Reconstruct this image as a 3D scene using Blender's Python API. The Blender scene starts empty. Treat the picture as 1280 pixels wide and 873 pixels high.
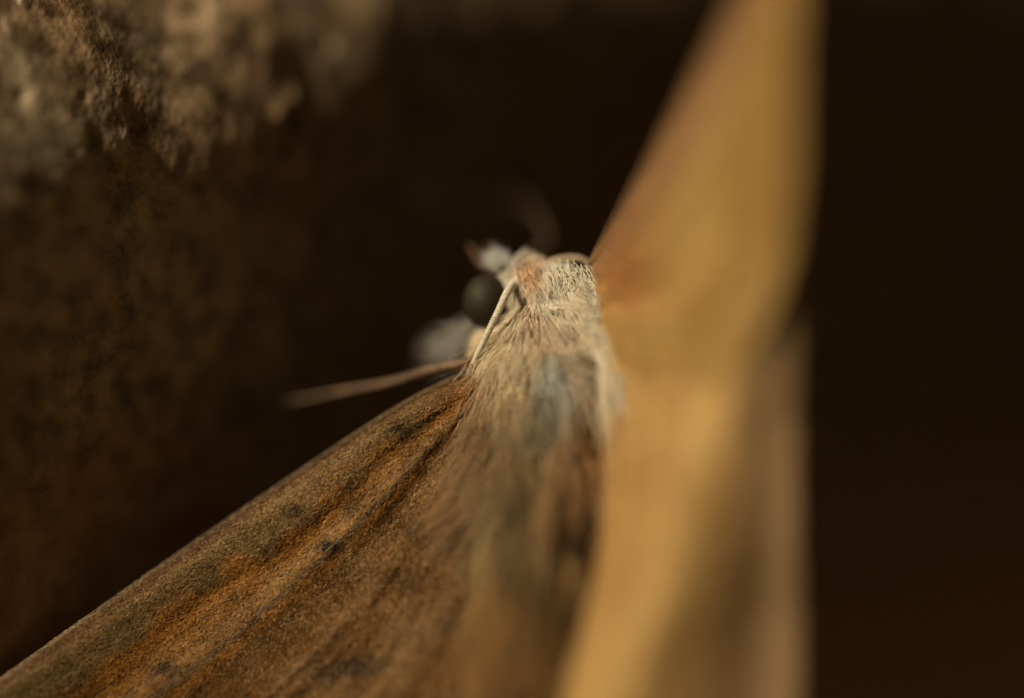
import bpy, math
import numpy as np

# ------------------------------------------------------------------ camera, world, sun, exposure
# All shapes are worked out in millimetres (x right, y away from the camera, z up; the plane of
# sharp focus is y = 0) and written to the meshes in metres.
MM = 0.001
D = 144.0                  # camera to plane of focus
PX = 0.025                 # one photo pixel (of 1280) at the plane of focus
SC = bpy.context.scene
COL = SC.collection

cd = bpy.data.cameras.new('camera')
cd.lens = 100.0
cd.sensor_width = 100.0 * 1280 * PX / D
cd.clip_start = 0.005
cd.clip_end = 50.0
cd.dof.use_dof = True
cd.dof.focus_distance = D * MM
cd.dof.aperture_fstop = 4.1
cam = bpy.data.objects.new('camera', cd)
cam.location = (0, -D * MM, 0)
cam.rotation_euler = (math.pi / 2, 0, 0)
COL.objects.link(cam)
SC.camera = cam

LD = np.array([-0.62, -0.55, 0.56]); LD = LD / np.linalg.norm(LD)      # towards the sun
w = bpy.data.worlds.new('World'); SC.world = w; w.use_nodes = True
nt = w.node_tree; nt.nodes.clear()
bg = nt.nodes.new('ShaderNodeBackground')               # dim warm light from all round: a sheltered corner
bg.inputs['Color'].default_value = (1.0, .58, .24, 1); bg.inputs['Strength'].default_value = 0.036
wo = nt.nodes.new('ShaderNodeOutputWorld')
nt.links.new(bg.outputs[0], wo.inputs[0])

sd = bpy.data.lights.new('sun', 'SUN')
sd.energy = 5.0
SUNC = np.array([1.0, 0.80, 0.54])
sd.color = tuple(SUNC)
sd.angle = math.radians(5.0)
sun = bpy.data.objects.new('sun', sd)
from mathutils import Vector
sun.rotation_euler = Vector(LD).to_track_quat('Z', 'Y').to_euler()
sun.location = tuple(LD * 0.3)
COL.objects.link(sun)

SC.view_settings.view_transform = 'Standard'
SC.view_settings.look = 'None'
SC.view_settings.exposure = 0.0
SC.view_settings.gamma = 1.0
SC.render.engine = 'CYCLES'
SC.cycles.use_denoising = True
SC.cycles.max_bounces = 6

rng = np.random.default_rng(11)

# ------------------------------------------------------------------ helpers
def P(px, py, d):
    """photo pixel + depth behind the plane of focus (mm) -> point in mm"""
    px = np.asarray(px, float); py = np.asarray(py, float); d = np.asarray(d, float)
    k = (D + d) / D * PX
    return np.stack([(px - 640) * k, d + 0 * px, (436.5 - py) * k], -1)

def proj(p):
    k = D / (D + p[..., 1]) / PX
    return 640 + p[..., 0] * k, 436.5 - p[..., 2] * k

def lin(c):
    c = np.asarray(c, float) / 255.0
    return np.where(c <= 0.04045, c / 12.92, ((c + 0.055) / 1.055) ** 2.4)

def pig(r, g, b):
    """pigment that shows about this sRGB colour when the warm sun falls on it"""
    return np.clip(lin((r, g, b)) / (SUNC * 1.10), 0.0, 0.85)

def _hash(ix, iy, iz, seed):
    h = (ix * 374761393 + iy * 668265263 + iz * 2147483647 + seed * 1274126177) & 0xffffffff
    h = ((h ^ (h >> 13)) * 1274126177) & 0xffffffff
    h = (h ^ (h >> 16)) & 0xffffffff
    return h / 4294967295.0

def noise(p, seed=0):
    i = np.floor(p).astype(np.int64); f = p - i; f = f * f * (3 - 2 * f)
    r = 0
    for dx in (0, 1):
        for dy in (0, 1):
            for dz in (0, 1):
                wgt = (f[..., 0] if dx else 1 - f[..., 0]) * (f[..., 1] if dy else 1 - f[..., 1]) * (f[..., 2] if dz else 1 - f[..., 2])
                r = r + wgt * _hash(i[..., 0] + dx, i[..., 1] + dy, i[..., 2] + dz, seed)
    return r * 2 - 1

def fbm(p, oct=4, seed=0, gain=0.5):
    r = 0; a = 1.0
    for k in range(oct):
        r = r + a * noise(p * 2 ** k + 17.3 * k, seed + k); a *= gain
    return r

def sstep(a, b, x):
    t = np.clip((x - a) / (b - a), 0, 1); return t * t * (3 - 2 * t)

def mix(a, b, t):
    t = np.asarray(t)[..., None]; return a * (1 - t) + b * t

def unit(v):
    return v / np.maximum(np.linalg.norm(v, axis=-1, keepdims=True), 1e-9)

def mesh_obj(name, V, F, mat, parent=None, color=None, smooth=True):
    """V (n,3) in mm, F (m,4) or (m,3)"""
    V = np.asarray(V, float); F = np.asarray(F, np.int32)
    m = bpy.data.meshes.new(name)
    k = F.shape[1]
    m.vertices.add(len(V)); m.vertices.foreach_set('co', (V * MM).astype(np.float32).ravel())
    m.loops.add(F.size); m.loops.foreach_set('vertex_index', F.ravel())
    m.polygons.add(len(F)); m.polygons.foreach_set('loop_start', np.arange(0, F.size, k, dtype=np.int32))
    m.update(calc_edges=True); m.validate()
    m.polygons.foreach_set('use_smooth', np.full(len(m.polygons), smooth))
    if color is not None:
        a = m.color_attributes.new('pigment', 'FLOAT_COLOR', 'POINT')
        c = np.ones((len(V), 4), np.float32); c[:, :3] = color
        a.data.foreach_set('color', c.ravel())
    m.materials.append(mat)
    o = bpy.data.objects.new(name, m); COL.objects.link(o)
    if parent: o.parent = parent
    return o

def grid_faces(nu, nv, closed=False):
    i = np.arange(nu - 1)[:, None]; j = np.arange(nv if closed else nv - 1)[None, :]
    j2 = (j + 1) % nv
    return np.stack([i * nv + j, i * nv + j2, (i + 1) * nv + j2, (i + 1) * nv + j], -1).reshape(-1, 4)

def catmull(Pt, t):
    """Pt (n, ...) control points, t in 0..1 -> interpolated"""
    Pt = np.asarray(Pt, float); n = len(Pt)
    E = np.concatenate([[2 * Pt[0] - Pt[1]], Pt, [2 * Pt[-1] - Pt[-2]]])
    x = np.clip(t, 0, 1) * (n - 1); i = np.minimum(x.astype(int), n - 2)
    f = (x - i).reshape((-1,) + (1,) * (Pt.ndim - 1))
    a, b, c, d = E[i], E[i + 1], E[i + 2], E[i + 3]
    return 0.5 * (2 * b + (c - a) * f + (2 * a - 5 * b + 4 * c - d) * f ** 2 + (3 * b - a - 3 * c + d) * f ** 3)

def net_surface(net, us, vs, nu, nv):
    """net [u][v] = (px, py, d); us, vs the parameters of the rows; -> (nu,nv,3), u (nu), v (nv)"""
    C = np.array([[P(*q) for q in row] for row in net])
    u = np.linspace(0, 1, nu); v = np.linspace(0, 1, nv)
    ku = np.interp(u, us, np.linspace(0, 1, len(us))); kv = np.interp(v, vs, np.linspace(0, 1, len(vs)))
    A = catmull(C, ku)
    B = catmull(np.swapaxes(A, 0, 1), kv)
    return np.swapaxes(B, 0, 1), u, v

def normals(G):
    du = np.gradient(G, axis=0); dv = np.gradient(G, axis=1)
    n = unit(np.cross(du, dv))
    s = np.where(n[..., 1:2] > 0, -1, 1)             # towards the camera side (the upper side)
    return n * s, unit(du), unit(dv)

def tube(pts, rad, ns=10, sub=6):
    """smooth tapered tube, closed ends -> V, F, t along"""
    pts = np.asarray(pts, float); rad = np.asarray(rad, float)
    n = (len(pts) - 1) * sub + 1
    t = np.linspace(0, 1, n)
    C = catmull(pts, t); R = np.interp(t, np.linspace(0, 1, len(rad)), rad)
    T = unit(np.gradient(C, axis=0))
    A = unit(np.cross(T, np.array([0.31, 0.9, 0.3]))); B = np.cross(T, A)
    a = np.linspace(0, 2 * np.pi, ns, endpoint=False)
    V = C[:, None] + R[:, None, None] * (np.cos(a)[None, :, None] * A[:, None] + np.sin(a)[None, :, None] * B[:, None])
    V = V.reshape(-1, 3)
    F = grid_faces(n, ns, True)
    b0 = len(V); V = np.concatenate([V, C[:1], C[-1:]])
    j = np.arange(ns); j2 = (j + 1) % ns
    F = np.concatenate([F, np.stack([j2, j, np.full(ns, b0), np.full(ns, b0)], -1), np.stack([(n - 1) * ns + j, (n - 1) * ns + j2, np.full(ns, b0 + 1), np.full(ns, b0 + 1)], -1)])
    return V, F, np.concatenate([np.repeat(t, ns), [0, 1]])

def tube_obj(name, pts, rad, mat, parent, color=None, ns=10, sub=6, ring=0.0, nring=0):
    V, F, t = tube(pts, rad, ns, sub)
    q = F[:, 2] != F[:, 3]
    m = mesh_tri_quads(name, V, F[q], F[~q][:, :3], mat, parent, color(t, V) if callable(color) else color)
    return m

def mesh_tri_quads(name, V, Q, T, mat, parent, color):
    Q = np.asarray(Q, int)
    allF = np.concatenate([Q[:, [0, 1, 2]], Q[:, [0, 2, 3]], T])
    return mesh_obj(name, V, allF, mat, parent, color)

def hairs(root, d0, bend, length, rad, color, K=5, tipcol=1.0):
    """3-sided tapered strands as mesh arrays"""
    n = len(root)
    t = np.linspace(0, 1, K)
    L = length[:, None, None]
    C = root[:, None] + L * (t[None, :, None] * d0[:, None] + (t ** 2)[None, :, None] * bend[:, None])
    T = unit(np.gradient(C, axis=1))
    A = unit(np.cross(T, np.array([0.2, 0.5, 0.84]) + rng.normal(0, .3, (n, 1, 3)))); B = np.cross(T, A)
    R = rad[:, None] * (1 - 0.85 * t ** 1.6)[None]
    V = []
    for a in (0, 2.0944, 4.1888):
        V.append(C + R[..., None] * (math.cos(a) * A + math.sin(a) * B))
    V = np.stack(V, 2).reshape(-1, 3)
    k = np.arange(K - 1)[:, None]; j = np.arange(3)[None]; j2 = (j + 1) % 3
    f = np.stack([k * 3 + j, k * 3 + j2, (k + 1) * 3 + j2, (k + 1) * 3 + j], -1).reshape(-1, 4)
    F = (f[None] + (np.arange(n) * K * 3)[:, None, None]).reshape(-1, 4)
    c = np.repeat(color[:, None], K * 3, 1)
    c = c * (1 + (tipcol - 1) * np.repeat(t, 3))[None, :, None]
    return V, F, c.reshape(-1, 3)

# ------------------------------------------------------------------ materials
def mat(name, rough=0.6, spec=0.3, attr=True, base=(.3, .2, .1), sheen=0.0, noise_amt=0.0, noise_scale=8000., bump=0.0, trans=0.0, coat=0.0, aniso=0.0):
    m = bpy.data.materials.new(name); m.use_nodes = True
    t = m.node_tree; b = t.nodes['Principled BSDF']
    b.inputs['Roughness'].default_value = rough
    b.inputs['Specular IOR Level'].default_value = spec
    b.inputs['Sheen Weight'].default_value = sheen
    b.inputs['Coat Weight'].default_value = coat
    src = None
    if attr:
        a = t.nodes.new('ShaderNodeVertexColor'); a.layer_name = 'pigment'; src = a.outputs[0]
    else:
        b.inputs['Base Color'].default_value = (*base, 1)
        rgb = t.nodes.new('ShaderNodeRGB'); rgb.outputs[0].default_value = (*base, 1); src = rgb.outputs[0]
    tc = t.nodes.new('ShaderNodeTexCoord')
    nz = t.nodes.new('ShaderNodeTexNoise'); nz.inputs['Scale'].default_value = noise_scale; nz.inputs['Detail'].default_value = 4
    t.links.new(tc.outputs['Object'], nz.inputs['Vector'])
    if noise_amt:
        mr = t.nodes.new('ShaderNodeMapRange')
        mr.inputs['From Min'].default_value = .3; mr.inputs['From Max'].default_value = .7
        mr.inputs['To Min'].default_value = 1 - noise_amt; mr.inputs['To Max'].default_value = 1 + noise_amt
        t.links.new(nz.outputs[0], mr.inputs[0])
        mx = t.nodes.new('ShaderNodeVectorMath'); mx.operation = 'SCALE'
        t.links.new(src, mx.inputs[0]); t.links.new(mr.outputs[0], mx.inputs['Scale']); src = mx.outputs[0]
    t.links.new(src, b.inputs['Base Color'])
    if bump:
        bp = t.nodes.new('ShaderNodeBump'); bp.inputs['Strength'].default_value = bump; bp.inputs['Distance'].default_value = 0.00004
        t.links.new(nz.outputs[0], bp.inputs['Height']); t.links.new(bp.outputs[0], b.inputs['Normal'])
    if trans:
        out = t.nodes['Material Output']
        tr = t.nodes.new('ShaderNodeBsdfTranslucent'); t.links.new(src, tr.inputs[0])
        ms = t.nodes.new('ShaderNodeMixShader'); ms.inputs[0].default_value = trans
        t.links.new(b.outputs[0], ms.inputs[1]); t.links.new(tr.outputs[0], ms.inputs[2]); t.links.new(ms.outputs[0], out.inputs[0])
    return m

M_wing = mat('wing membrane', .65, .25, trans=.3, noise_amt=.18, noise_scale=9000, bump=.3)
M_scale = mat('wing scales', .46, .38, trans=.2)
M_scale.node_tree.nodes['Principled BSDF'].inputs['Specular Tint'].default_value = (1, .72, .38, 1)
M_fur = mat('moth fur', .55, .25, sheen=.15, trans=.15)
M_skin = mat('moth body skin', .7, .2, noise_amt=.2, noise_scale=6000, bump=.4)
M_leg = mat('scaled leg', .6, .3, noise_amt=.3, noise_scale=12000, bump=.5)
M_eye = mat('compound eye', .62, .25, attr=False, base=(.022, .020, .011), noise_amt=.25, noise_scale=15000, bump=.25)

# ------------------------------------------------------------------ the wall
XC = -17.0
def wall_base(x, z):
    x0 = -11.4 + np.where(z > 4, .30, .32) * (z - 4)
    yc = 1.1 * (XC - x0)
    dx = x - XC
    y = yc + (1.1 - 1.5) / 2 * dx + (1.1 + 1.5) / 2 * np.sqrt(dx * dx + .5)
    ze = np.interp(x, [-30, -16, -11, -7.8, -4.2, 8, 40], [5.6, 6.2, 7.4, 9.4, 11.3, 14.2, 18])
    ze = ze + .35 * np.sin(x * 1.3) * .6
    s = (z - ze) / 1.9
    y = y + 1.2 * 1.9 * np.where(s > 20, s, np.log1p(np.exp(np.minimum(s, 20))))
    return y, s
xs = np.concatenate([np.linspace(-40, -18, 40), np.linspace(-17.9, -3, 360), np.linspace(-2.9, 10, 110), np.linspace(10.5, 70, 70)])
zs = np.concatenate([np.linspace(-60, -14, 50), np.linspace(-13.9, 3, 190), np.linspace(3.06, 15, 260), np.linspace(15.3, 60, 50)])
X, Z = np.meshgrid(xs, zs, indexing='ij')
Y, S = wall_base(X, Z)
q = np.stack([X, Y, Z], -1)
relief = .17 * fbm(q * np.array([.5, .5, .36]), 2, 3, .4) + .04 * fbm(q * np.array([1.9, 1.9, .9]), 2, 9, .45)
relief += .014 * fbm(q * np.array([9, 9, 6.]), 2, 21)
pit = np.zeros_like(X)
for k in range(46):                                   # pits and blisters in the paint
    cx = rng.uniform(-17, -3); cz = rng.uniform(-8, 12); r = rng.uniform(.12, .4)
    g = np.exp(-(((X - cx) / (r * .7)) ** 2 + ((Z - cz) / r) ** 2))
    pit += g * r * rng.choice([-.55, .6])
Yd = Y - relief - pit
def wall_y(x, z):
    i = np.clip(np.searchsorted(xs, x), 0, len(xs) - 1); j = np.clip(np.searchsorted(zs, z), 0, len(zs) - 1)
    return Yd[i, j]
def wall_hit(px, py):
    """depth at which the line of sight through a photo pixel meets the wall"""
    for d in np.arange(-6, 50, .05):
        p = P(px, py, d)
        if d >= wall_y(p[0], p[2]): return d
    return 20.
WM = bpy.data.materials.new('old rough paint'); WM.use_nodes = True
t = WM.node_tree; b = t.nodes['Principled BSDF']
b.inputs['Roughness'].default_value = .24; b.inputs['Specular IOR Level'].default_value = .6
tc = t.nodes.new('ShaderNodeTexCoord')
n1 = t.nodes.new('ShaderNodeTexNoise'); n1.inputs['Scale'].default_value = 160; n1.inputs['Detail'].default_value = 5
n2 = t.nodes.new('ShaderNodeTexNoise'); n2.inputs['Scale'].default_value = 5200; n2.inputs['Detail'].default_value = 5
n3 = t.nodes.new('ShaderNodeTexNoise'); n3.inputs['Scale'].default_value = 1100; n3.inputs['Detail'].default_value = 4
for n in (n1, n2, n3): t.links.new(tc.outputs['Object'], n.inputs['Vector'])
cr = t.nodes.new('ShaderNodeValToRGB')
cr.color_ramp.elements[0].position = .35; cr.color_ramp.elements[0].color = (.10, .076, .050, 1)
cr.color_ramp.elements[1].position = .66; cr.color_ramp.elements[1].color = (.38, .32, .235, 1)
t.links.new(n3.outputs[0], cr.inputs[0])
cr2 = t.nodes.new('ShaderNodeValToRGB')
cr2.color_ramp.elements[0].position = .38; cr2.color_ramp.elements[0].color = (.80, .66, .52, 1)
cr2.color_ramp.elements[1].position = .62; cr2.color_ramp.elements[1].color = (1, .98, .9, 1)
t.links.new(n1.outputs[0], cr2.inputs[0])
mx = t.nodes.new('ShaderNodeMix'); mx.data_type = 'RGBA'; mx.blend_type = 'MULTIPLY'; mx.inputs[0].default_value = 1
t.links.new(cr.outputs[0], mx.inputs[6]); t.links.new(cr2.outputs[0], mx.inputs[7]); 
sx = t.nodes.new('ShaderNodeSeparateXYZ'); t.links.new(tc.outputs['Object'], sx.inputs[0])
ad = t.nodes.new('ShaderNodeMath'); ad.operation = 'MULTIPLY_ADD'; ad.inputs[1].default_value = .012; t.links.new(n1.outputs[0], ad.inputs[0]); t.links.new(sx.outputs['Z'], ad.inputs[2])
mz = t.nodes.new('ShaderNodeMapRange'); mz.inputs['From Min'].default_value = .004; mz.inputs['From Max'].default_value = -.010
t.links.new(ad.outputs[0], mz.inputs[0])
low_glow = t.nodes.new('ShaderNodeMix'); low_glow.data_type = 'RGBA'; low_glow.inputs[7].default_value = (.52, .27, .14, 1)     # reddish glow painted into the colour low on the wall
t.links.new(mz.outputs[0], low_glow.inputs[0]); t.links.new(mx.outputs[2], low_glow.inputs[6]); t.links.new(low_glow.outputs[2], b.inputs['Base Color'])
bp = t.nodes.new('ShaderNodeBump'); bp.inputs['Strength'].default_value = .7; bp.inputs['Distance'].default_value = .00012
t.links.new(n2.outputs[0], bp.inputs['Height']); t.links.new(bp.outputs[0], b.inputs['Normal'])
WV = np.stack([X, Yd, Z], -1).reshape(-1, 3)
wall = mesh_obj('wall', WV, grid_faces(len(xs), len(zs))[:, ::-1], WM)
wall['kind'] = 'structure'
wall['label'] = 'rough brown painted wall with a sunlit ledge along its top'

# ------------------------------------------------------------------ the moth
moth = bpy.data.objects.new('moth', None); COL.objects.link(moth)
moth['label'] = 'furry golden brown moth with spread wings clinging to the rough wall'
moth['category'] = 'moth'

# ---- body: head, thorax and abdomen in one skin
spine = np.array([(646, 330, 2.2), (654, 340, 1.8), (661, 354, 1.5), (672, 376, 1.5), (680, 405, 1.5), (684, 450, 1.4),
                  (686, 510, .9), (684, 580, .1), (676, 680, -1.3), (668, 790, -2.6), (660, 900, -3.9), (655, 980, -4.8)])
srad = np.array([.12, .62, .86, .95, 1.5, 1.95, 1.95, 1.5, 1.4, 1.3, .95, .12])
SP = P(spine[:, 0], spine[:, 1], spine[:, 2])
def body_frame(s):
    C = catmull(SP, s); e = 1e-3
    T = unit(catmull(SP, np.clip(s + e, 0, 1)) - catmull(SP, np.clip(s - e, 0, 1)))
    R = np.interp(s, np.linspace(0, 1, len(srad)), srad)
    dor = unit(np.array([0., -1., 0.]) - T * (T @ np.array([0., -1., 0.]))[:, None])
    right = np.cross(T, dor) * -1
    right = np.where(right[:, :1] < 0, -right, right)
    return C, T, R, dor, right
def body_point(s, a):
    """a = 0 on the back, positive to the image right"""
    C, T, R, dor, right = body_frame(s)
    n = np.cos(a)[:, None] * dor + np.sin(a)[:, None] * right
    return C + R[:, None] * n, n, T
ns, na = 110, 48
s = np.linspace(0, 1, ns); a = np.linspace(-np.pi, np.pi, na, endpoint=False)
SS, AA = np.meshgrid(s, a, indexing='ij')
BV, BN, _ = body_point(SS.ravel(), AA.ravel())
BV = BV + BN * (.06 * fbm(BV * 1.5, 3, 40))[:, None]
bcol = np.tile(pig(120, 84, 48), (len(BV), 1)) * (1 + .3 * fbm(BV * 2, 2, 5))[:, None]
body = mesh_obj('body', BV, grid_faces(ns, na, True), M_skin, moth, np.clip(bcol, .01, .8))

# ---- fur
CREAM = pig(214, 186, 142); TAN = pig(196, 152, 98); GREY = pig(150, 138, 112); OLIVE = pig(128, 108, 70)
RUST = pig(164, 110, 58); BROWN = pig(122, 80, 40); WHITE = pig(222, 208, 178); DARK = pig(64, 44, 24)
blobs = [  # marks in the fur and painted shade between head and thorax: photo place, reach, colour, weight
    (662, 346, 17, pig(200, 136, 66), 3.0), (640, 352, 13, WHITE, 2.2), (690, 340, 20, WHITE, 1.6), (645, 322, 12, WHITE, 2.0),
    (680, 378, 32, WHITE, 2.2), (725, 385, 30, pig(205, 190, 150), 1.6), (664, 393, 14, pig(170, 116, 66), 1.6),
    (640, 425, 38, CREAM, 1.8), (690, 408, 22, TAN, 1.4), (610, 450, 26, CREAM, 1.0), (650, 430, 10, pig(225, 205, 175), 1.2),
    (698, 466, 20, pig(178, 178, 165), 2.6), (690, 500, 30, GREY, 1.3), (722, 470, 24, TAN, .8), (748, 505, 24, RUST, 2.0), (728, 560, 30, RUST, 1.2),
    (640, 500, 40, pig(165, 136, 92), 1.0), (660, 560, 45, pig(140, 118, 78), 1.2), (620, 560, 40, pig(140, 104, 66), 1.0), (690, 620, 40, BROWN, 1.0),
    (650, 660, 60, OLIVE, .8), (640, 760, 70, pig(130, 92, 44), 1.0), (690, 760, 50, pig(120, 84, 40), 1.0), (650, 860, 80, pig(128, 86, 40), 1.0)]
def fur_color(p):
    px, py = proj(p); tot = 1e-4; c = 1e-4 * TAN[None]
    for bx, by, r, k, wgt in blobs:
        g = wgt * np.exp(-((px - bx) ** 2 + (py - by) ** 2) / (2 * (r * .8) ** 2))
        c = c + g[:, None] * k[None]; tot = tot + g
    return c / (tot[:, None] if np.ndim(tot) else tot)
def clumpdir(p, scale, amp, seed):
    return amp * np.stack([noise(p * scale, seed), noise(p * scale, seed + 1), noise(p * scale, seed + 2)], -1)

def body_fur(n, s0, s1, a0, a1, len0, len1, lift, rad, amp=.35, jit=.12, lj=.35, side=0.0, seed=100, cscale=1.7, colvar=.22, dark=.0, lock=.0, gain=1.3):
    s = rng.uniform(s0, s1, n); a = rng.uniform(a0, a1, n)
    p, nr, T = body_point(s, a)
    pe, _, _ = body_point(np.clip(s + .004, 0, 1), a)
    T = unit(pe - p); nr = unit(nr - T * (nr * T).sum(-1, keepdims=True))      # along the skin, off the skin
    f = (s - s0) / (s1 - s0)
    L = (len0 + (len1 - len0) * f) * (1 + lj * rng.uniform(-1, 1, n))
    tang = np.cross(T, nr)
    d = unit(T + lift * nr + side * np.sin(a)[:, None] * np.array([1., 0, 0]) + clumpdir(p, cscale, amp, seed) + clumpdir(p, cscale * 3, amp * .5, seed + 9) + rng.normal(0, jit, (n, 3)))
    bend = .35 * T - .25 * lift * nr + rng.normal(0, .06, (n, 3)) + clumpdir(p, cscale, .25, seed + 5)
    tip = p + d * (L * .6)[:, None]
    c = fur_color(tip)
    v = 1 + colvar * noise(p * 5, seed + 20) + rng.normal(0, colvar * .6, n)
    if lock:
        v = v + lock * fbm(np.stack([a * 4.2, s * 9, 0 * a], -1), 2, seed + 31)
    c = c * gain * np.clip(v, .3, 1.7)[:, None]
    if dark:
        c = np.where((rng.random(n) < dark)[:, None], c * .45, c)
    return hairs(p - nr * .05, d, bend, L, rad * rng.uniform(.7, 1.3, n), c)

FURTONE = np.array([1.16, 1.10, .95])
def fur_obj(name, parts, parent):
    V = []; F = []; C = []; o = 0
    for v, f, c in parts:
        V.append(v); F.append(f + o); C.append(c); o += len(v)
    c = np.maximum(np.concatenate(C) * FURTONE, .005)
    c = c * np.minimum(1, .86 / c.max(-1, keepdims=True))                     # keep the hue of the palest hairs
    ob = mesh_obj(name, np.concatenate(V), np.concatenate(F), M_fur, parent, c)
    ob['kind'] = 'stuff'
    return ob

PI = math.pi
fur_obj('head_fur', [
    body_fur(3800, .03, .22, -2.6, 2.6, .26, .36, .8, .017, amp=.5, jit=.16, seed=200, cscale=3.0, gain=1.7),
    body_fur(4200, .18, .33, -2.5, 2.5, .45, .65, .8, .015, amp=.45, jit=.15, seed=230, cscale=2.4, side=.3, gain=1.75)], body)
fur_obj('thorax_fur', [
    body_fur(9500, .31, .47, -2.3, 2.3, .70, .9, .75, .014, amp=.62, jit=.16, seed=260, dark=.05, side=.55, cscale=2.2, gain=1.7),
    body_fur(7000, .45, .58, -2.3, 2.3, .9, 1.5, .6, .014, amp=.65, jit=.20, seed=300, dark=.08, side=.35, lock=.3, gain=1.5),
    body_fur(5500, .54, .66, -2.3, 2.3, 1.6, 2.0, .42, .014, amp=.55, jit=.14, seed=320, dark=.10, lock=.45)], body)
fur_obj('abdomen_fur', [
    body_fur(7000, .62, .80, -2.4, 2.4, 2.0, 2.2, .30, .016, amp=.5, jit=.11, seed=340, dark=.12, cscale=1.3, colvar=.35, lock=.75),
    body_fur(5000, .76, .99, -2.6, 2.6, 1.8, 1.2, .26, .018, amp=.5, jit=.12, seed=380, dark=.12, cscale=1.2, colvar=.40, lock=.75)], body)

# tufts that are rooted along a line: the shoulder tufts over the wing bases and so on
def line_tuft(n, pts, spread, dirv, dirj, len0, rad, cols, bendv=(0, 0, 0), seed=500, amp=.3):
    t = rng.uniform(0, 1, n)
    c0 = catmull(P(*np.array(pts, float).T), t)
    p = c0 + rng.normal(0, 1, (n, 3)) * np.array(spread)
    d = np.array(dirv, float)
    dv = catmull(d, t) if d.ndim == 2 else d[None]
    dv = unit(dv + rng.normal(0, dirj, (n, 3)) + clumpdir(p, 1.8, amp, seed))
    L = len0 * rng.uniform(.6, 1.3, n)
    cc = cols[rng.integers(0, len(cols), n)] * (1 + .18 * noise(p * 4, seed + 3) + rng.normal(0, .1, n))[:, None]
    return hairs(p, dv, np.array(bendv)[None] + rng.normal(0, .08, (n, 3)), L, rad * rng.uniform(.7, 1.3, n), cc)
C2 = np.array
fur_obj('shoulder_fur', [
    line_tuft(2200, [(692, 338, 1.0), (712, 345, .7), (735, 362, .3), (752, 392, -.3)], (.2, .3, .16), (.25, -.45, -.7), .3, .8, .016, C2([WHITE * 1.3, WHITE * 1.15, CREAM * 1.2]), (0, .1, -.2), 505, .18),
    # right side, a pale curtain in front of the wing base
    line_tuft(2600, [(712, 372, .0), (745, 415, -.9), (762, 460, -1.6), (768, 520, -2.3)], (.16, .25, .25), [(.7, -.5, -.5), (.7, -.6, -.6), (.55, -.6, -.8), (.35, -.6, -1)], .2, 1.1, .016, C2([CREAM * 1.2, WHITE * 1.2, pig(220, 190, 140)]), (-.1, 0, -.2), 510),
    line_tuft(700, [(766, 520, -2.4), (770, 580, -3.2), (762, 650, -4.2)], (.14, .2, .3), (.25, -.5, -1), .18, 1.4, .018, C2([pig(206, 160, 98), pig(198, 148, 84)]), (0, 0, -.1), 520),
    line_tuft(1500, [(692, 425, -.5), (704, 450, -.7), (712, 478, -.9), (716, 505, -1.1)], (.22, .12, .2), [(.7, -.3, -.4), (.75, -.3, -.45), (.7, -.3, -.6), (.5, -.3, -.8)], .18, 1.15, .014, C2([pig(205, 170, 124), pig(170, 160, 140), pig(190, 150, 104), CREAM]), (.05, .15, -.25), 507, .45),
    # left side, over the base of the forewing
    line_tuft(2200, [(604, 436, .9), (612, 458, .5), (622, 482, .2), (634, 510, -.1)], (.18, .2, .2), [(-.1, -.3, -.9), (-.2, -.35, -.9), (-.1, -.3, -1), (0, -.3, -1)], .22, 1.15, .013, C2([CREAM, TAN, pig(200, 160, 112), pig(170, 124, 76)]), (0, .05, -.15), 530),
    line_tuft(2600, [(628, 505, -.15), (626, 545, -.45), (640, 590, -1.1)], (.35, .15, .35), [(-.25, -.2, -1), (-.3, -.22, -1), (-.25, -.25, -1)], .2, 2.1, .013, C2([pig(176, 136, 92), pig(150, 118, 74), OLIVE, pig(160, 112, 64)]), (-.12, 0, -.05), 540),
    line_tuft(900, [(615, 560, -.5), (600, 600, -.8), (590, 630, -1.0)], (.3, .12, .35), (-.5, -.18, -.9), .2, 1.7, .013, C2([pig(150, 104, 58), pig(170, 130, 84)]), (-.1, 0, 0), 545),
    ], body)
fur_obj('cheek_fur', [
    line_tuft(420, [(596, 408, 2.6), (578, 425, 3.0), (562, 434, 3.4)], (.28, .3, .22), (-.55, .1, -.4), .3, .75, .017, C2([pig(160, 146, 126), pig(120, 104, 84), pig(190, 176, 152)]), (0, 0, -.1), 550),
    line_tuft(350, [(630, 326, 1.9), (622, 330, 1.8)], (.13, .2, .10), (-.5, -.1, .35), .3, .4, .016, C2([WHITE, pig(214, 205, 190)]), (0, 0, 0), 560)], body)

# ---- eyes
def sphere_obj(name, c, r, m, parent, squash=(1, 1, 1), nu=28, nv=36):
    th = np.linspace(0.02, np.pi - .02, nu); ph = np.linspace(0, 2 * np.pi, nv, endpoint=False)
    A, B = np.meshgrid(th, ph, indexing='ij')
    V = np.stack([np.sin(A) * np.cos(B), np.sin(A) * np.sin(B), np.cos(A)], -1).reshape(-1, 3) * r * np.array(squash) + c
    return mesh_obj(name, V, grid_faces(nu, nv, True), m, parent)
e = sphere_obj('eye', P(608, 377, 1.3), .80, M_eye, body, (.92, 1, 1.08)); e['label'] = 'dark olive compound eye'
sphere_obj('eye', P(698, 356, 2.9), .70, M_eye, body, (.92, 1, 1.08))

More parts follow.
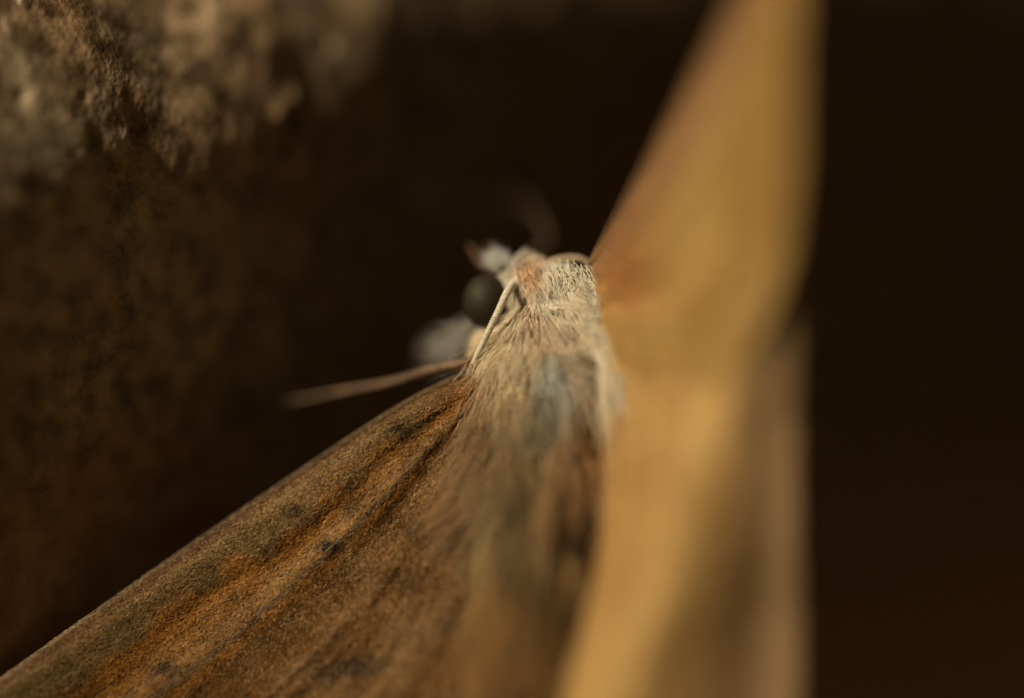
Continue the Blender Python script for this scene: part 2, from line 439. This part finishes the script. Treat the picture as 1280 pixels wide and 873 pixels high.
# ---- antennae: pale above, brown below, ringed
def antenna(pts, rad, parent, pale=pig(205, 192, 160)):
    P3 = P(*np.array(pts, float).T)
    V, F, tt = tube(P3, rad, 12, 40)
    n = (len(pts) - 1) * 40 + 1
    # swollen rings
    C = catmull(P3, np.linspace(0, 1, n)); L = np.linalg.norm(np.diff(C, axis=0), axis=1).sum()
    Vc = catmull(P3, tt)
    ph = np.sin(tt * L / .105 * 2 * np.pi)
    V = Vc + (V - Vc) * (1 + (.08 + .05 * noise(Vc * 3, 71)) * ph)[:, None]
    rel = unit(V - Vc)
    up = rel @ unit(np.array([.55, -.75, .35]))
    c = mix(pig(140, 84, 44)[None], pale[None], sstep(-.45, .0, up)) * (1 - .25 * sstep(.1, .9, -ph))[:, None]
    q = F[:, 2] != F[:, 3]
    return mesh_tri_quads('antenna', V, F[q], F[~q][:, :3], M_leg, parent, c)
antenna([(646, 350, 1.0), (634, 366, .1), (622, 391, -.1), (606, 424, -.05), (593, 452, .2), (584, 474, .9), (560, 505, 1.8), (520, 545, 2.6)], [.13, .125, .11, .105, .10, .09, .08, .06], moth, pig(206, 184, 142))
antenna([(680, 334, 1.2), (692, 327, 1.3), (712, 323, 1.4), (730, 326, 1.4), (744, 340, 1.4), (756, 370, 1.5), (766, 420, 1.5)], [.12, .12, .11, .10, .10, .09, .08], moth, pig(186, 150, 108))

# ---- mouth feelers
def scaled_tube(name, pts, rad, parent, ca, cb, ns=10, sub=8):
    P3 = P(*np.array(pts, float).T)
    V, F, tt = tube(P3, rad, ns, sub)
    c = mix(ca[None], cb[None], .5 + .5 * fbm(V * 4, 2, 77)) * (1 + .2 * fbm(V * 9, 2, 78))[:, None]
    q = F[:, 2] != F[:, 3]
    return mesh_tri_quads(name, V, F[q], F[~q][:, :3], M_leg, parent, np.clip(c, .01, .85))
scaled_tube('palp', [(642, 338, 1.8), (628, 330, 1.9), (612, 326, 2.1), (604, 332, 2.4)], [.12, .15, .13, .05], body, pig(190, 168, 136), pig(150, 120, 88))
scaled_tube('palp', [(622, 338, 2.3), (604, 330, 2.5), (594, 318, 2.7), (587, 306, 2.9)], [.2, .16, .10, .05], body, pig(96, 62, 38), pig(74, 50, 32))
scaled_tube('palp', [(626, 332, 2.6), (614, 318, 2.8), (606, 308, 3.0)], [.16, .12, .05], body, pig(96, 62, 38), pig(74, 50, 32))

# ---- legs
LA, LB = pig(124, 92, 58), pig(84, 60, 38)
def leg(pts, rad, foot=None, k=1.0):
    pts = [tuple(q) for q in pts]
    if foot:
        d = wall_hit(*foot) - .05
        pts.append((foot[0], foot[1], d))
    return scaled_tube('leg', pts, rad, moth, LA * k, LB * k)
f1 = wall_hit(282, 519)
leg([(640, 430, 2.6), (605, 447, 1.2), (580, 454, .7), (535, 464, 1.3), (488, 478, f1 * .45), (430, 489, f1 * .63), (365, 502, f1 * .82)], [.2, .17, .17, .17, .13, .10, .065, .03], (270, 521))
leg([(655, 350, 3.2), (662, 325, 4.5), (684, 306, 5.2), (681, 284, 6.0), (664, 262, 7.0)], [.2, .17, .15, .13, .10, .06], (632, 240), .42)  # colour darkened to stand in for shade on this leg
leg([(620, 500, 3.2), (540, 590, 4.0), (470, 640, 4.5)], [.22, .2, .15, .08], (400, 660))
leg([(690, 470, 3.3), (690, 500, 6.0), (660, 480, 9.0)], [.24, .2, .15, .08], (610, 470))
leg([(690, 540, 2.5), (640, 640, 4.2), (560, 680, 6.0)], [.24, .2, .15, .08], (470, 660))
leg([(700, 520, 2.7), (750, 600, 6.0), (720, 640, 10.0)], [.24, .2, .15, .08], (660, 640))

# ---- wings
def wing(name, net, us, vs, nu, nv, relief_fn, color_fn, nscale, label=None, soften=0, sl=.12, sw=.05, veins=(), vein_r=.06, vein_col=None, vis=None):
    G, u, v = net_surface(net, us, vs, nu, nv)
    for k in range(soften):
        G[1:-1] = .5 * G[1:-1] + .25 * (G[2:] + G[:-2]); G[:, 1:-1] = .5 * G[:, 1:-1] + .25 * (G[:, 2:] + G[:, :-2])
    N, TU, TV = normals(G)
    U, Vv = np.meshgrid(u, v, indexing='ij')
    G = G + N * relief_fn(U, Vv, G)[..., None]
    N, TU, TV = normals(G)
    C = color_fn(U, Vv, G)
    th = .05
    top = G.reshape(-1, 3); bot = (G - N * th).reshape(-1, 3); n = nu * nv
    F = grid_faces(nu, nv)
    # winding so that the upper side faces the camera side
    a, b_, c_ = top[F[0, 0]], top[F[0, 1]], top[F[0, 2]]
    if np.dot(np.cross(b_ - a, c_ - a), N[0, 0]) < 0: F = F[:, ::-1]
    ring = np.concatenate([np.arange(nv), (np.arange(1, nu)) * nv + nv - 1, (nu - 1) * nv + np.arange(nv - 2, -1, -1), np.arange(nu - 2, 0, -1) * nv])
    r2 = np.roll(ring, -1)
    rim = np.stack([ring, r2, r2 + n, ring + n], -1)
    o = mesh_obj(name, np.concatenate([top, bot]), np.concatenate([F, F[:, ::-1] + n, rim]), M_wing, moth, np.concatenate([C.reshape(-1, 3), C.reshape(-1, 3) * .8]))
    if label: o['label'] = label
    for (v0, r0, ua, ub) in veins:
        uu = np.linspace(ua, ub, 26)
        ii = np.clip((uu * (nu - 1)).astype(int), 0, nu - 1); jj = np.clip((v0 * (nv - 1)) * np.ones(26), 0, nv - 1).astype(int)
        pts = G[ii, jj] + N[ii, jj] * r0 * .15
        VV, FF, tt = tube(pts, np.linspace(r0, r0 * .6, 26), 8, 3)
        q = FF[:, 2] != FF[:, 3]
        cc = vein_col[None] * (1 + .25 * fbm(VV * 3, 3, 60))[:, None]
        mesh_tri_quads('vein', VV, FF[q], FF[~q][:, :3], M_wing, o, np.clip(cc, .005, .8))
    # scales, laid like shingles from base to tip
    if nscale:
        area = np.linalg.norm(np.cross(np.gradient(G, axis=0), np.gradient(G, axis=1)), axis=-1).ravel()
        if vis is not None: area = area * vis(U, Vv).ravel()
        cum = np.cumsum(area); cum /= cum[-1]
        idx = np.searchsorted(cum, rng.random(nscale))
        i = idx // nv; j = idx % nv
        fi = np.clip(i + rng.uniform(-.5, .5, nscale), 0, nu - 1.001); fj = np.clip(j + rng.uniform(-.5, .5, nscale), 0, nv - 1.001)
        i0 = fi.astype(int); j0 = fj.astype(int); a_ = (fi - i0)[:, None]; b2 = (fj - j0)[:, None]
        def bil(A): return A[i0, j0] * (1 - a_) * (1 - b2) + A[i0 + 1, j0] * a_ * (1 - b2) + A[i0, j0 + 1] * (1 - a_) * b2 + A[i0 + 1, j0 + 1] * a_ * b2
        p = bil(G); nn = unit(bil(N)); tu = unit(bil(TU)); cc = bil(C)
        rough = (.5 + .5 * noise(p * 1.1, 91)) * (.25 + .75 * sstep(.15, .3, fj / nv))
        d = unit(tu + rng.normal(0, .22, (nscale, 3)) * (.5 + rough[:, None]))
        d = unit(d - nn * (d * nn).sum(-1, keepdims=True))
        sd_ = np.cross(nn, d)
        lift = np.abs(rng.normal(.16, .14, nscale))[:, None] * (.35 + 1.2 * rough[:, None])
        roll = rng.normal(0, .22, nscale)[:, None]
        d2 = unit(d + nn * lift); s2 = unit(sd_ + nn * roll)
        L = (sl * rng.uniform(.7, 1.35, nscale))[:, None]; W = (sw * rng.uniform(.7, 1.3, nscale))[:, None] * .5
        p = p + nn * .012
        q0 = p - s2 * W * .5; q1 = p + s2 * W * .5
        q2 = p + d2 * L * .6 + s2 * W + nn * .006; q3 = p + d2 * L + s2 * W * .45; q4 = p + d2 * L - s2 * W * .45; q5 = p + d2 * L * .6 - s2 * W + nn * .006
        VV = np.stack([q0, q1, q2, q3, q4, q5], 1).reshape(-1, 3)
        f = np.array([[0, 1, 2, 5], [5, 2, 3, 4]])
        FF = (f[None] + (np.arange(nscale) * 6)[:, None, None]).reshape(-1, 4)
        var = np.clip(1 + .24 * rng.normal(0, 1, nscale), .3, 2.0)[:, None]
        cs = np.repeat(cc * var, 6, 0)
        so = mesh_obj('wing_scales', VV, FF, M_scale, o, np.clip(cs, .004, .8), smooth=False)
        so['kind'] = 'stuff'
    return o

# left forewing
LN = [[(592, 461, 1.0), (594, 464, .4), (602, 472, .0), (615, 488, -.1), (628, 502, -.2), (642, 518, -.2)],
      [(500, 507, 1.1), (502, 511, .45), (520, 528, .05), (548, 560, -.1), (578, 592, -.5), (645, 640, -1.3)],
      [(355, 602, 1.2), (358, 607, .5), (385, 638, .05), (430, 690, -.25), (492, 762, -1.0), (610, 850, -2.4)],
      [(150, 742, .5), (154, 748, .1), (186, 782, -.05), (250, 850, -.4), (330, 930, -1.2), (480, 1060, -2.8)],
      [(-62, 892, -1.0), (-58, 898, -1.2), (-32, 926, -1.3), (30, 994, -1.5), (110, 1074, -2.0), (260, 1194, -3.2)]]
LU = [0, .2, .45, .75, 1]; LV = [0, .06, .2, .45, .7, 1]
def lrelief(U, V, G):
    r = .16 * np.exp(-((V - .13) / .05) ** 2) - .24 * np.exp(-((V - .285 - .02 * np.sin(U * 17)) / .06) ** 2) * sstep(.02, .2, U)
    r += .14 * np.exp(-((V - .40) / .03) ** 2) - .12 * np.exp(-((V - .50) / .05) ** 2) + .10 * np.exp(-((V - .62) / .03) ** 2) - .12 * np.exp(-((V - .73) / .05) ** 2) + .10 * np.exp(-((V - .84) / .03) ** 2)
    q = np.stack([U * 9, V * 12, 0 * U], -1)
    r += .06 * fbm(q, 3, 31) * sstep(.1, .3, V) + .018 * fbm(np.stack([U * 60, V * 50, 0 * U], -1), 3, 35) * sstep(.16, .26, V)
    return .6 * r * sstep(0, .12, U)
LSPOTS = [(414, 682, 9, 6, .95), (525, 664, 11, 8, .85), (370, 637, 9, 5, .6), (452, 832, 26, 10, .6), (410, 842, 12, 8, .5), (580, 655, 14, 10, .5), (497, 535, 8, 4, .6), (440, 635, 7, 10, .5),
          (300, 745, 9, 5, .3), (205, 835, 16, 7, .6), (330, 800, 14, 8, .3), (640, 780, 30, 40, .25), (560, 770, 40, 20, .25), (495, 720, 22, 9, .3)]
def lcolor(U, V, G):  # darker than the right forewing: its grazing light is put into the colour
    px, py = proj(G)
    edge = pig(146, 118, 76); ruddy = pig(100, 64, 36); grey = pig(126, 93, 50); gold = pig(144, 90, 32); vein = pig(134, 104, 68); br = pig(118, 74, 29); br2 = pig(94, 59, 25); orange = pig(150, 88, 42)
    st = 1.25 * fbm(np.stack([U * 5, V * 70, 0 * U], -1), 3, 50)            # streaks along the wing
    mo = fbm(np.stack([U * 22, V * 16, 0 * U], -1), 4, 55)           # mottling
    fi = fbm(np.stack([U * 120, V * 100, 0 * U], -1), 2, 57)
    c = mix(edge[None, None], ruddy[None, None], sstep(.035, .06, V))
    c = mix(c, grey[None, None], sstep(.07, .10, V + .015 * st))
    c = mix(c, mix(grey, ruddy, .6 + 0 * U), np.clip(.55 * sstep(-.1, .7, st + .6 * mo), 0, 1) * sstep(.06, .1, V))
    c = mix(c, gold[None, None], sstep(.17, .27, V + .05 * mo + .02 * st))
    c = mix(c, (gold * .45)[None, None], .45 * np.exp(-((V - .30 - .015 * st) / .014) ** 2))
    c = mix(c, vein[None, None], .75 * np.exp(-((V - .41) / .014) ** 2) + .45 * np.exp(-((V - .365) / .02) ** 2))
    c = mix(c, mix(br[None, None], br2[None, None], sstep(-.5, .5, mo)), sstep(.43, .47, V))
    c = mix(c, orange[None, None], .75 * (1 - sstep(.06, .24, U)) * sstep(.05, .15, V) * (.6 + .4 * st))
    c = mix(c, pig(150, 106, 62)[None, None], .30 * sstep(.1, .8, st) * sstep(.45, .6, V))
    for sx, sy, rx, ry, k in LSPOTS:
        rx, ry = rx * 1.35, ry * 1.35; ddx = px - sx + 4 * mo; ddy = py - sy + 3 * fi
        g = np.exp(-((ddx / rx) ** 2 + (ddy / ry) ** 2))
        c = mix(c, pig(28, 24, 20)[None, None], np.clip(k * g * 1.5, 0, 1))
    c = c * .78 * (1 + .16 * st)[..., None]
    return np.clip(c * (1 + .22 * mo + .20 * fi)[..., None], .003, .7)
fw = wing('forewing', LN, LU, LV, 320, 190, lrelief, lcolor, 120000, 'brown speckled forewing in sharp focus',
          veins=[(.012, .05, .0, .99), (.405, .035, .1, .98), (.62, .035, .15, .98), (.84, .035, .2, .98)], vein_col=pig(128, 98, 62),
          vis=lambda U, V: np.where(U < .85, 1., .35))

# left hindwing, between the forewing and the abdomen
HN = [[(628, 520, .5), (648, 530, .5), (668, 540, .6)],
      [(560, 640, .2), (615, 660, -.5), (672, 660, -.6)],
      [(500, 800, -.6), (585, 820, -1.6), (665, 810, -2.0)],
      [(430, 1000, -1.5), (560, 1020, -3), (650, 990, -3.8)]]
def hcolor(U, V, G):
    mo = fbm(np.stack([U * 10, V * 5, 0 * U], -1), 3, 65); st = fbm(np.stack([U * 3, V * 22, 0 * U], -1), 3, 66)
    c = mix(pig(130, 90, 44)[None, None], pig(88, 56, 26)[None, None], sstep(-.5, .5, st + .4 * mo))
    return np.clip(c, .01, .7)
wing('hindwing', HN, [0, .3, .62, 1], [0, .5, 1], 120, 70, lambda U, V, G: .10 * np.sin(V * 26) * sstep(0, .2, U) + .06 * fbm(np.stack([U * 8, V * 8, 0 * U], -1), 2, 68), hcolor, 9000,
     'brown hindwing beside the furry abdomen', veins=[(.2, .06, .1, .98), (.5, .06, .1, .98), (.8, .06, .1, .98)], vein_col=pig(120, 84, 44))

# right forewing, raised towards the camera
RN = [[(739, 328, -.4), (745, 360, -.7), (752, 398, -1.0), (760, 430, -1.2), (768, 462, -1.4)],
      [(800, 222, -3.0), (828, 290, -3.8), (848, 372, -4.3), (864, 450, -4.6), (872, 506, -4.7)],
      [(872, 88, -5.4), (902, 160, -6.1), (930, 240, -6.8), (955, 320, -7.1), (965, 378, -7.2)],
      [(940, -40, -7.6), (965, 0, -8.1), (984, 70, -8.6), (991, 150, -8.8), (990, 215, -8.8)],
      [(985, -150, -8.9), (993, -120, -9.1), (992, -80, -9.3), (994, -30, -9.4), (994, 20, -9.4)]]
RN = [[(a_, b_, c_ * 1.3 - .2) for a_, b_, c_ in row] for row in RN]
def rcolor(U, V, G):  # paler than the left forewing: the stronger light is put into the colour
    mo = fbm(np.stack([U * 6, V * 5, 0 * U], -1), 3, 75); st = fbm(np.stack([U * 3, V * 18, 0 * U], -1), 3, 76)
    c = mix(pig(210, 160, 84)[None, None], pig(194, 142, 70)[None, None], sstep(-.6, .6, mo))
    c = mix(c, pig(176, 122, 78)[None, None], .8 * (1 - sstep(.05, .30, V + .05 * mo)))
    c = mix(c, pig(184, 108, 56)[None, None], .7 * np.exp(-((U - .10) / .10) ** 2 - ((V - .3) / .2) ** 2))
    return np.clip(c * (1 + .10 * st)[..., None], .01, .8)
wing('forewing', RN, [0, .25, .5, .75, 1], [0, .25, .5, .75, 1], 140, 90, lambda U, V, G: .05 * np.sin(V * 24) * sstep(0, .2, U), rcolor, 16000,
     'pale golden forewing raised and out of focus', soften=14, veins=[(.012, .10, 0, .99), (.3, .06, .1, .98), (.55, .06, .1, .98), (.8, .06, .1, .98)], vein_col=pig(176, 128, 74))

# right hindwing
QN = [[(768, 440, -.6), (815, 425, -2.6), (870, 405, -4.4), (935, 370, -7.2), (990, 300, -8.4)],
      [(769, 560, -2.4), (812, 556, -4.4), (862, 552, -5.7), (932, 548, -5.9), (994, 545, -5.8)],
      [(744, 720, -4.0), (792, 720, -5.9), (845, 720, -7.0), (925, 720, -6.1), (997, 720, -5.4)],
      [(706, 870, -5.4), (748, 872, -7.0), (792, 874, -7.9), (900, 876, -6.8), (997, 876, -6.0)],
      [(690, 1010, -6.6), (730, 1030, -8.2), (780, 1040, -9.0), (890, 1040, -7.8), (985, 1020, -6.8)]]
QN = [[(a_, b_, c_ * 1.22 - .1) for a_, b_, c_ in row] for row in QN]
def qcolor(U, V, G):
    mo = fbm(np.stack([U * 6, V * 5, 0 * U], -1), 3, 85); st = fbm(np.stack([U * 3, V * 18, 0 * U], -1), 3, 86)
    c = mix(pig(206, 156, 84)[None, None], pig(192, 140, 72)[None, None], sstep(-.6, .6, mo))
    c = mix(c, pig(188, 146, 98)[None, None], .7 * sstep(.6, .9, V))
    return np.clip(c * (1 + .10 * st)[..., None], .01, .8)
wing('hindwing', QN, [0, .25, .5, .75, 1], [0, .25, .5, .75, 1], 140, 90, lambda U, V, G: .05 * np.sin(V * 20), qcolor, 16000,
     'pale golden hindwing folding away out of focus', soften=14, veins=[(.2, .06, .05, .98), (.45, .06, .05, .98), (.7, .06, .05, .98)], vein_col=pig(176, 128, 74))
